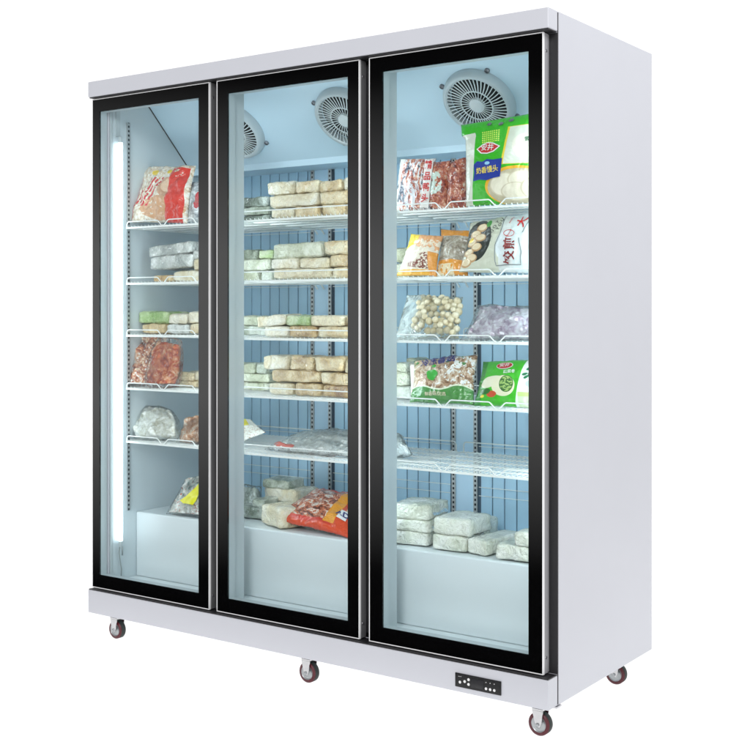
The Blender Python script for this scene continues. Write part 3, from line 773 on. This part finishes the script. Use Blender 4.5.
b = Bag(((461, 126, .215), (546, 112, .215), (546, 204, .165), (462, 208, .165)), .034, 21, .003, .002, .5)
_P = b.P
def flare(u, v, side=1, P=_P, b=b):
    p = P(u, v, side); k = max(0, min(1, (.86-v)/.05))*max(0, 1-u*2.2)
    return p + b.u*(.013*k)
b.P = flare
G = make_bag(b, m.done(), 'tall green bag of steamed buns with red and blue badges on top shelf', ground=DECK[0]+.001)
for cu, cv in ((.385, .945), (.525, .925), (.64, .95)): patch(b, G, 'punched_hole', ellipse(cu, cv-.02, .030, .020, 10, 18), M_alud, .002)
patch(b, G, 'badge_border', [(.215, .635), (.30, .685), (.37, .70), (.45, .685), (.535, .635), (.46, .575), (.37, .56), (.28, .575)], I_white, .0016)
patch(b, G, 'badge', [(.235, .633), (.31, .675), (.37, .688), (.44, .675), (.515, .633), (.45, .586), (.37, .572), (.29, .586)], I_red, .0024)
text(b, G, '安井', .372, .632, .085, I_white, -6, 1.15, .0034)
patch(b, G, 'badge', [(.165, .46), (.22, .495), (.30, .478), (.37, .50), (.45, .485), (.565, .485), (.545, .38), (.53, .285), (.44, .275), (.35, .26), (.25, .275), (.155, .265), (.175, .36)], I_blue, .0018)
text(b, G, '奶香馒头', .36, .375, .082, I_yellow, 2, 1.0, .0030)
patch(b, G, 'badge_mark', ellipse(.37, .455, .035, .018), I_lb, .0026)
text(b, G, '营养', .86, .69, .05, I_dgreen, 8, 1, .0025)
# -- right door, second shelf
m = printed('cream_orange_bag_print', (.74, .66, .54)); 
m.layer((m.v > .80)|(m.v < .12), (.80, .40, .03)); m.layer((m.v-m.u*.4 > .58), (.86, .62, .06)); m.layer(((m.v+(m.noise(5, 3, src='UV')-.5)*.5) > .66) & (m.u > .35), (.70, .34, .14))
m.layer((m.v > .70) & (m.v < .86) & (m.u > .25) & (m.noise(14, 3, src='UV', w=3) > .48), (.80, .70, .55))
m.layer(ell(m, .70, .32, .22, .2, 1.2) & (m.noise(20, 3, src='UV', w=5) > .5), (.20, .05, .03)); m.layer((m.u+m.v*.15 > .84) & (m.v < .55), (.70, .28, .03))
foil_bump(m, .5)
b = Bag(((411, 234, .225), (444, 236, .235), (437, 277, .185), (396, 276, .180)), .026, 31, .005, .004)
o = make_bag(b, m.done(), 'cream bag with orange and yellow corners, leftmost bag on second shelf behind right door', ground=DECK[1]+.001)
text(b, o, '红豆', .40, .22, .12, I_maroon, -5)
m = printed('brown_orange_bag_print', (.30, .27, .22), .25, .7); m.col = meat(m, 40, [(.3, (.06, .04, .03)), (.45, (.30, .25, .18)), (.6, (.55, .52, .44)), (.7, (.8, .8, .76))])
m.layer((m.v > .84)|(m.v < .30), (.74, .30, .03)); m.layer((m.v < .22) & (m.u < .6) & (m.noise(12, 2, src='UV') > .45), (.80, .66, .42)); foil_bump(m, .6)
b = Bag(((441, 230, .27), (474, 232, .27), (468, 277, .215), (436, 278, .205)), .024, 32, .005, .003)
make_bag(b, m.done(), 'brown see-through bag with orange top and bottom bands, behind the white dumpling bag', ground=DECK[1]+.001)
# white dumpling bag, lying on its side
m = printed('white_dumpling_bag_print', (.60, .62, .50)); 
m.layer((m.u > .44), (.72, .76, .74)); m.layer(ell(m, .50, .42, .10, .26), (.72, .78, .80))
m.layer((m.u+m.v*.06 > .60), (.66, .74, .74))
dk = ell(m, .17, .56, .17, .40); m.layer(dk & (m.u+m.v*.1 > .02), (.020, .028, .022))
for k, (cu, cv) in enumerate(((.20, .80), (.13, .68), (.20, .60), (.10, .52), (.17, .42), (.08, .33), (.13, .22), (.07, .14))):
    m.layer(ell(m, cu, cv, .068, .080, .25), (.50, .30, .13)); m.layer(ell(m, cu, cv+.012, .054, .060, .25), (.78, .64, .42))
m.layer(ell(m, .085, .58, .035, .045), (.85, .60, .05)); m.layer(ell(m, .285, .86, .03, .07, .4), (.05, .30, .04))
foil_bump(m, .4)
b = Bag(((470, 226, .23), (556, 213, .25), (556, 278, .17), (459, 276, .175)), .034, 33, .005, .003)
Dg = make_bag(b, m.done(), 'large white dumpling bag with dark red characters, right end of second shelf', ground=DECK[1]+.001)
def path_strip(b, root, name, pts, w, mat, off=.002):
    asp = b.wid/b.hei
    def f():
        bm = bmesh.new(); L = []
        P2 = []
        for i in range(len(pts)-1):
            for k in range(6): t = k/6; P2.append((pts[i][0]*(1-t)+pts[i+1][0]*t, pts[i][1]*(1-t)+pts[i+1][1]*t))
        P2.append(pts[-1])
        for i, p in enumerate(P2):
            a = P2[max(0, i-1)]; c = P2[min(len(P2)-1, i+1)]; dx, dy = (c[0]-a[0])*asp, c[1]-a[1]; l = math.hypot(dx, dy) or 1
            nx, ny = -dy/l/asp*w, dx/l*w
            L.append((bm.verts.new((p[0]+nx, p[1]+ny, 0)), bm.verts.new((p[0]-nx, p[1]-ny, 0))))
        for i in range(len(L)-1): bm.faces.new((L[i][0], L[i+1][0], L[i+1][1], L[i][1]))
        return bm
    return decal(name, b, root, f, mat, off)
path_strip(b, Dg, 'printed_line', [(.47, .97), (.44, .60), (.40, .42), (.41, .15), (.42, .08), (.68, .10), (.69, .30), (.66, .52)], .008, ink('grey_ink', (.22, .25, .25)))
path_strip(b, Dg, 'printed_line', [(.70, .60), (.76, .85), (.80, .55), (.77, .35)], .008, ink('grey_ink', (.22, .25, .25)))
text(b, Dg, '煎', .57, .43, .21, I_maroon, 90, 1.0, bold=.02); text(b, Dg, '饺', .57, .20, .21, I_maroon, 90, 1.0, bold=.02)
for k, ch in enumerate('ITUOY'): text(b, Dg, ch, .335+.006*k*k*.5, .50+.09*k, .085, I_black, 78-6*k, 1)
for k, ch in enumerate('YOU'): text(b, Dg, ch, .405+.018*k, .72+.08*k, .085, I_black, 70-8*k, 1)
text(b, Dg, '大', .68, .80, .20, I_red, 70, 1, bold=.02)
path_strip(b, Dg, 'printed_line', [(q[0], q[1]) for q in ellipse(.545, .615, .055, .065, 50, 16)]+[ellipse(.545, .615, .055, .065, 50, 16)[0]], .005, I_red)
text(b, Dg, 'handmade', .545, .615, .045, I_red, 60, .8)
text(b, Dg, 'dumpling', .545, .86, .045, I_red, 72, .8)
# -- right door, third shelf: ball bag
q3 = ((407, 297, .235), (463, 299, .235), (459, 341, .165), (394, 341, .165))
b = Bag(q3, .034, 41, .006, .003, .5)
film = make_bag(b, M_film3, 'cloudy clear bag full of round white fish balls on third shelf', ground=DECK[2]+.001)
m = Mat('frozen_fish_ball', .45, coat=.3); m.col = m.ramp(m.noise(30, 4), [(.35, (.62, .52, .30)), (.6, (.80, .74, .55))]); m.bump(m.noise(120, 3), .3, .002); MB_ = m.done()
bm = bmesh.new(); bmesh.ops.create_icosphere(bm, subdivisions=3, radius=.0115)
for v in bm.verts: v.co += noise.noise_vector(v.co*90)*.0012
ball0 = obj('fish_ball', bm, MB_, film, True)
pts = []
for k in range(4000):
    u, v, t = random.uniform(.30, .985), random.uniform(.04, .94), random.uniform(.25, .95)
    if v < .12+max(0, .50-u)*.5 or (u > .9 and v > .88): continue
    f = (4*u*(1-u))**.5*(4*v*(1-v))**.4
    p = b.P(u, v, 1)*.5+b.P(u, v, -1)*.5 + b.n*(t*max(0, f*.034-.008))
    if p.z < DECK[2]+.013: continue
    if all((p-r).length > .0172 for r in pts): pts.append(p)
    if len(pts) >= 90: break
for i, p in enumerate(pts):
    o = ball0 if i == 0 else ball0.copy()
    if i: C.objects.link(o); o.parent = film
    o.location = p-b.org; s_ = random.uniform(.85, 1.15); o.scale = (s_, s_*random.uniform(.85, 1.05), s_); o.rotation_euler = (random.random()*6, random.random()*6, 0)
def clear_bag(q, label, seed, contents, film=M_film, bulge=.03, inset=.05, deck=0, lump=.012, lsc=26, group=None, wr=.007, edge=.004):
    b = Bag(q, bulge, seed, wr, edge, .5); dz0 = deck
    o = make_bag(b, film, label, ground=deck+.0005, name='clear_bag', group=group)
    c = Bag(q, bulge*.62, seed+.5, wr*.8, edge, .5, lump=lump, lsc=lsc, inset=inset); c.q = list(b.q); c.org = b.org; c.backb = .2
    obj('frozen_contents', c.mesh(50, 44), contents, o, True)
    return b, o
def contents(name, cols, sc=26, fl=None, flt=.62, bump=.55, sc2=60):
    m = Mat(name, .42, coat=.4); m.col = m.ramp(m.noise(sc, 6, .7, dist=1.3), cols)
    if fl: m.layer(m.noise(sc2, 3, .6, w=7, dist=1.5).soft(flt, flt+.05), fl)
    m.bump(m.noise(34, 4, .6, dist=1.5), bump, .008); return m.done()
c_purple = contents('frosted_purple_meat', [(.36, (.26, .17, .26)), (.44, (.50, .40, .50)), (.52, (.74, .70, .75)), (.62, (.90, .90, .92))])
clear_bag(((477, 307, .27), (556, 309, .27), (556, 342, .165), (460, 341, .165)), 'grey clear bag of frosted purple meat on third shelf behind right door', 42, c_purple, M_filmg, .03, .07, DECK[2])
# -- right door, fourth shelf
m = printed('mushroom_bag_print', (.5, .4, .3), .28, .7); m.col = m.ramp(m.noise(30, 6, .75, dist=1.6), [(.36, (.07, .03, .015)), (.44, (.32, .17, .08)), (.52, (.58, .44, .30)), (.62, (.82, .80, .74))])
m.layer((m.noise(70, 2, w=3) > .56) & (m.u > .58), (.82, .84, .82)); m.layer((m.noise(22, 2, w=6, dist=1) > .63), (.06, .22, .06)); 
edgev = m.v-(X.op('SINE', m.u*9.5)*.05); m.layer((edgev < .30) & (edgev > .27), (.75, .80, .62)); m.layer(edgev < .27, (.06, .26, .05)); foil_bump(m, .7)
b = Bag(((414, 361, .24), (478, 354, .24), (474, 405, .165), (410, 403, .165)), .03, 51, .006, .003)
o = make_bag(b, m.done(), 'mushroom bag with navy lettering on top and green lower band, fourth shelf', ground=DECK[3]+.001)
text(b, o, '冷冻香菇', .44, .865, .19, I_navy, 3, 1.1, .003, .02)
patch(b, o, 'emblem', ellipse(.38, .56, .085, .125, 0, 28, .10), I_green, .002); patch(b, o, 'emblem', ellipse(.40, .75, .035, .035, 20), I_green, .002)
text(b, o, '鲜香菇优选', .45, .14, .075, I_cream, 1, 1.3, .003)
b = Bag(((409.5, 361, .26), (420, 360, .26), (420, 392, .225), (411, 391, .225)), .004, 52, .001, .001); 
mlab = simple('pale_pink_card', (.72, .66, .60), .5)
o = make_bag(b, mlab, 'small pale card pack peeking out left of the mushroom bag, fourth shelf', ground=DECK[3]+.001, name='card_pack', nu=10, nv=14)
m = printed('green_vegetable_bun_bag_print', (.045, .46, .015)); m.layer((m.u-(m.v-.5)*.12 > .60), (.80, .83, .80)); m.layer((m.u < .10), (.02, .26, .02))
m.layer((m.u > .58) & (m.v < .24) & (m.v > .16), (.55, .74, .25)); m.layer((m.u > .58) & (m.v < .16), (.62, .76, .50))
m.layer(ell(m, .25, .46, .16, .12), (.78, .76, .56)); m.layer(ell(m, .17, .40, .10, .09), (.80, .78, .58)); m.layer(ell(m, .39, .36, .155, .21), (.80, .77, .55)); m.layer(ell(m, .43, .40, .095, .17), (.03, .14, .02))
m.layer(ell(m, .43, .40, .085, .155) & (m.noise(26, 2, src='UV') > .5), (.35, .52, .15)); m.layer(ell(m, .24, .19, .065, .06, .5), (.60, .08, .03)); m.layer(ell(m, .11, .16, .028, .03), (.85, .70, .08)); m.layer(ell(m, .15, .25, .07, .06, 1.5), (.02, .16, .02))
m.layer(ell(m, .73, .40, .05, .07, .6), (.45, .68, .58)); foil_bump(m, .35)
b = Bag(((483, 363, .245), (556, 361, .25), (556, 411, .165), (473, 407, .165)), .034, 53, .003, .003)
o = make_bag(b, m.done(), 'green and white bag of vegetable rolls beside the mushroom bag, fourth shelf', ground=DECK[3]+.001)
patch(b, o, 'badge_border', ellipse(.375, .80, .115, .090, 4), I_white, .0016); patch(b, o, 'badge', ellipse(.375, .80, .105, .076, 4), I_red, .0024); text(b, o, '安井', .375, .80, .10, I_white, 3, 1.2, .0034)
text(b, o, '蔬菜卷', .46, .64, .085, I_white, 6, 1, .003)
def leaf(cu, cv, L, w, rot):
    a = math.radians(rot); asp = b.wid/b.hei; out = []
    for k in range(16):
        t = 2*PI*k/16; x = L*math.cos(t); y = w*math.sin(t)*(1-.3*math.cos(t)); x, y = x*math.cos(a)-y*math.sin(a), x*math.sin(a)+y*math.cos(a); out.append((cu+x/asp, cv+y))
    return out
path_strip(b, o, 'sprig', [(.68, .52), (.76, .66), (.82, .84)], .007, I_dgreen)
for cu, cv, r in ((.67, .60, 20), (.69, .54, 35), (.72, .72, 35), (.75, .60, -10), (.77, .68, -5), (.755, .79, 70), (.79, .74, 0), (.80, .82, 20), (.79, .88, 60), (.82, .90, 100)): patch(b, o, 'sprig_leaf', leaf(cu, cv, .065, .026, r), I_dgreen, .002)
# -- fifth shelf seen past the mullion
c_grey = contents('frosted_grey_food', [(.38, (.25, .28, .27)), (.46, (.55, .60, .58)), (.56, (.84, .87, .86))])
clear_bag(((388, 430, .36), (404, 436, .36), (414, 449, .27), (386, 452, .27)), 'grey clear bag at left end of empty fifth shelf behind right door', 61, c_grey, M_filmg, .03, .08, DECK[4])
# -- middle door, fifth shelf
c_flat = contents('frosted_dark_fish', [(.34, (.18, .18, .17)), (.40, (.50, .52, .50)), (.47, (.74, .77, .74)), (.58, (.88, .90, .88))], fl=(.40, .14, .08), flt=.70)
bfl, ofl = clear_bag(((300, 433, .40), (366, 431, .38), (364, 458, .165), (264, 449, .185)), 'large flat grey clear bag with a red edge mark on fifth shelf', 62, c_flat, M_filmg, .030, .07, DECK[4], lump=.010)
patch(bfl, ofl, 'red_edge_mark', [(.035, .20), (.06, .24), (.12, .15), (.22, .10), (.30, .085), (.30, .03), (.16, .03), (.08, .06)], ink('faded_red_ink', (.55, .12, .09)), .002)
m = printed('yellow_white_bag_print', (.66, .66, .60)); m.layer((m.v > .50) & (m.u < .75), (.80, .70, .04)); m.layer(ell(m, .45, .68, .13, .16), (.65, .07, .02)); m.layer((m.noise(20, 3, src='UV', w=3) > .56) & (m.v < .45), (.42, .28, .2)); foil_bump(m, .5)
b = Bag(((232, 421, .33), (251, 423, .33), (266, 436, .27), (233, 449, .25)), .016, 63, .004, .002)
make_bag(b, m.done(), 'small white bag with yellow printed corner at left of fifth shelf, middle door', ground=DECK[4]+.001)
# -- middle door, bottom ledge: red and orange bag
m = printed('red_orange_bag_print', (.60, .035, .012), .28, .7)
inn = rect(m, .06, .72, .13, .90); m.layer(inn & (m.noise(8, 3, src='UV') > .0), (.50, .48, .44))
nn = m.noise(11, 5, .7, src='UV', w=4, dist=1.2)
for lo, hi, c in ((0, .43, (.10, .03, .02)), (.43, .49, (.38, .09, .04)), (.49, .55, (.60, .20, .09)), (.55, .66, (.70, .62, .54)), (.66, 1, (.26, .14, .08))): m.layer(inn & (nn > lo) & (nn < hi), c)
m.layer((m.u > .72)|(m.v < .06), (.64, .06, .012)); m.layer((m.u-(m.v-.5)*.10 > .66) & (m.u-(m.v-.5)*.1 < .80) & (m.v > .10) & (m.v < .85), (.80, .33, .02)); m.layer((m.u > .86) & (m.v > .4), (.66, .62, .42)); m.layer(m.v > .93, (.58, .03, .02)); m.layer(m.u < .05, (.60, .03, .02)); foil_bump(m, .8)
b = Bag(((316, 494, .42), (366, 502, .42), (352, 544, .215), (272, 523, .225)), .036, 64, .007, .003)
o = make_bag(b, m.done(), 'red and orange bag of frozen meat lying on bottom ledge behind middle door', ground=BOXZ+.001)
patch(b, o, 'badge', [(.775, .22), (.895, .22), (.905, .42), (.80, .43)], I_white, .0022); text(b, o, 'AD', .84, .32, .15, I_navy, 4, 1, .0035, .02)
clear_bag(((240, 481, .42), (262, 484, .42), (262, 505, .36), (236, 506, .36)), 'crumpled clear bag at far left above dark pack, bottom ledge, middle door', 65, contents('frosted_pale_food', [(.38, (.25, .3, .26)), (.5, (.55, .6, .55)), (.62, (.82, .85, .84))]), M_film, .03, .1, BOXZ)
# -- left door, top shelf: red and white meat bag
m = printed('red_white_bag_print', (.7, .66, .58), .26, .8)
m.col = m.ramp(m.noise(20, 5, .7, src='UV', dist=.6), [(.36, (.45, .30, .18)), (.48, (.70, .60, .46)), (.6, (.82, .80, .74))])
m.layer(ell(m, .60, .22, .36, .20, .6) & (m.noise(9, 4, src='UV', w=8, dist=1) > .40), (.60, .33, .17)); m.layer(ell(m, .63, .57, .13, .17, .6), (.55, .32, .2)); m.layer(ell(m, .64, .60, .09, .11, .8), (.72, .50, .34))
for c0 in (.22, .30, .36, .44): m.layer((m.u-m.v*.45 > c0-.25) & (m.u-m.v*.45 < c0-.21) & (m.v > .25) & (m.v < .75) & (m.noise(10, 2, src='UV', w=c0*9) > .47), (.55, .02, .03))
m.layer((m.u+m.v*.02 > .68) & (m.u < .95) & (m.v < .93) & (m.noise(6, 3, src='UV', w=2) > .38), (.66, .035, .02))
m.layer((m.u < .10) & (m.u > .02) & (m.noise(7, 2, src='UV', w=5) > .30), (.62, .02, .02)); m.layer(ell(m, .35, .85, .07, .05, .8), (.82, .58, .05)); m.layer(ell(m, .62, .86, .04, .04, .8), (.82, .58, .05)); foil_bump(m, 1.0)
b = Bag(((145, 167, .27), (196, 165, .25), (187, 222, .165), (127, 222, .175)), .034, 71, .009, .004)
make_bag(b, m.done(), 'red and white bag of sausages and meat on top shelf behind left door', ground=DECK[0]+.001)
m = printed('silver_bag_print', (.6, .64, .66), .22, .9); m.col = m.ramp(m.noise(14, 5, .7, dist=2), [(.38, (.16, .18, .2)), (.5, (.48, .52, .54)), (.6, (.82, .85, .86))]); m.layer(ell(m, .45, .45, .16, .22, 1.5), (.55, .02, .03)); foil_bump(m, 1.0)
b = Bag(((190, 184, .26), (222, 180, .26), (222, 223, .18), (186, 223, .18)), .03, 72, .008, .003)
make_bag(b, m.done(), 'silver bag with red mark half hidden by left door frame, top shelf', ground=DECK[0]+.001)
# -- left door, fourth shelf: meat bags
c_meat = contents('mixed_red_meat', [(.38, (.06, .015, .01)), (.46, (.34, .08, .04)), (.54, (.58, .26, .13)), (.62, (.82, .72, .56))], 42, (.82, .83, .80), .58)
c_meat2 = contents('orange_red_meat', [(.38, (.20, .02, .012)), (.47, (.48, .08, .03)), (.55, (.66, .24, .10)), (.65, (.82, .60, .42))], 22, (.78, .72, .66), .68)
b1, o1 = clear_bag(((127, 338, .24), (170, 337, .26), (166, 389, .185), (124, 390, .165)), 'clear bag of mixed shredded meat at left wall, fourth shelf behind left door', 73, c_meat, M_film, .03, .05, DECK[3]+.004, lump=.016, lsc=34, edge=-.006)
bb = Bag(((126, 343, .20), (133, 342, .20), (130, 362, .185), (125, 363, .185)), .005, 5, .003, .001)
g = obj('green_print', bb.mesh(8, 12), ink('teal_ink', (.02, .36, .26)), o1, True); g.location = bb.org-o1.location+Vector((.004, -.012, 0))
clear_bag(((160, 337, .20), (182, 342, .21), (179, 389, .165), (144, 389, .148)), 'clear bag of orange-red meat leaning at front of fourth shelf, left door', 74, c_meat2, M_film, .028, .10, DECK[3]+.004, lump=.014, edge=-.006)
# -- left door, fifth shelf
c_white = contents('frosted_white_fish', [(.36, (.46, .44, .34)), (.45, (.72, .73, .64)), (.55, (.88, .89, .85))])
clear_bag(((141, 409, .26), (172, 412, .26), (180, 441, .18), (134, 441, .17)), 'puffed clear bag of whitish food on fifth shelf behind left door', 75, c_white, M_film, .036, .08, DECK[4]+.004, lump=.014, edge=-.012)
c_brn = contents('brown_frozen_food', [(.38, (.28, .11, .05)), (.5, (.55, .30, .17)), (.6, (.80, .72, .62))])
clear_bag(((185, 416, .24), (222, 412, .24), (220, 441, .17), (176, 438, .175)), 'small clear bag of brown food beside puffed bag, fifth shelf, left door', 76, c_brn, M_film, .024, .06, DECK[4]+.004)
# -- left door, bottom ledge
c_mix = contents('mixed_packet_contents', [(.36, (.08, .14, .13)), (.43, (.46, .54, .52)), (.50, (.72, .72, .66)), (.60, (.87, .89, .88))], 24, (.45, .10, .04), .58)
b1, o1 = clear_bag(((186, 477, .30), (232, 470, .30), (228, 519, .21), (166, 511, .215)), 'clear bag with bright yellow strip on bottom ledge behind left door', 77, c_mix, M_film, .034, .05, BOXZ, lump=.014)
def ybm():
    bm = bmesh.new(); pts = [(.22, .30), (.34, .42), (.46, .62), (.58, .86), (.62, .60), (.56, .38), (.50, .20), (.40, .22), (.30, .24)]
    vs = [bm.verts.new((u, v, 0)) for u, v in pts]; f = bm.faces.new(vs); bmesh.ops.triangulate(bm, faces=[f]); bmesh.ops.subdivide_edges(bm, edges=bm.edges, cuts=3, use_grid_fill=True); return bm
decal('yellow_strip', b1, o1, ybm, ink('bright_yellow_film', (.78, .74, .02), .25), .004)

# ------------------------------------------------------------------ light
wd = bpy.data.worlds.new('World'); S.world = wd; wd.use_nodes = True; nt = wd.node_tree; L = nt.links.new; X.nt = nt
bg = nt.nodes['Background']; tc = nt.nodes.new('ShaderNodeTexCoord'); sp = nt.nodes.new('ShaderNodeSeparateXYZ'); L(tc.outputs['Generated'], sp.inputs[0])
x_, y_, z_ = (X(sp.outputs[i]) for i in range(3))
# made-up surroundings: white ahead, dark behind the lens, bright band for door reflections
behind = (-1*(y_*.83+x_*.55)).soft(.15, .45)
low = X.op('ABSOLUTE', z_+.01)
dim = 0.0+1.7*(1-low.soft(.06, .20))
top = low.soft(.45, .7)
val = (1-behind)*1.12 + behind*(1-top)*dim + behind*top*1.0 + (-1*z_).soft(.33, .50)*.6  # extra brightness added below the horizon to whiten the floor
val = val*(1-.22*x_.soft(.15, .6))
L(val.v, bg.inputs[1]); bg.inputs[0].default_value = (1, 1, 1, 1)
def area(name, loc, target, sx, sy, power, col=(1, 1, 1)):
    l = bpy.data.lights.new(name, 'AREA'); l.shape = 'RECTANGLE'; l.size = sx; l.size_y = sy; l.energy = power; l.color = col
    o = bpy.data.objects.new(name, l); C.objects.link(o); o.location = loc
    o.rotation_euler = (Vector(target)-Vector(loc)).to_track_quat('-Z', 'Y').to_euler(); return o
area('fill_front', (3.6, -6.5, 4.2), (.9, 0, 1.1), 2.4, 1.6, 250, (1, .99, 1))  # added unseen lamp, brightens the header and base fronts
area('fill_right', (3.9, .5, 3.4), (1.88, .4, 1.7), 1.2, 1.2, 22, (.96, .97, 1))  # added unseen lamp, makes the side panel lighter towards its top
S.render.engine = 'CYCLES'
S.cycles.transparent_max_bounces = 24; S.cycles.max_bounces = 10
S.view_settings.view_transform = 'Standard'; S.view_settings.look = 'None'; S.view_settings.exposure = 0; S.view_settings.gamma = 1
S.render.resolution_x = 1024; S.render.resolution_y = 1024
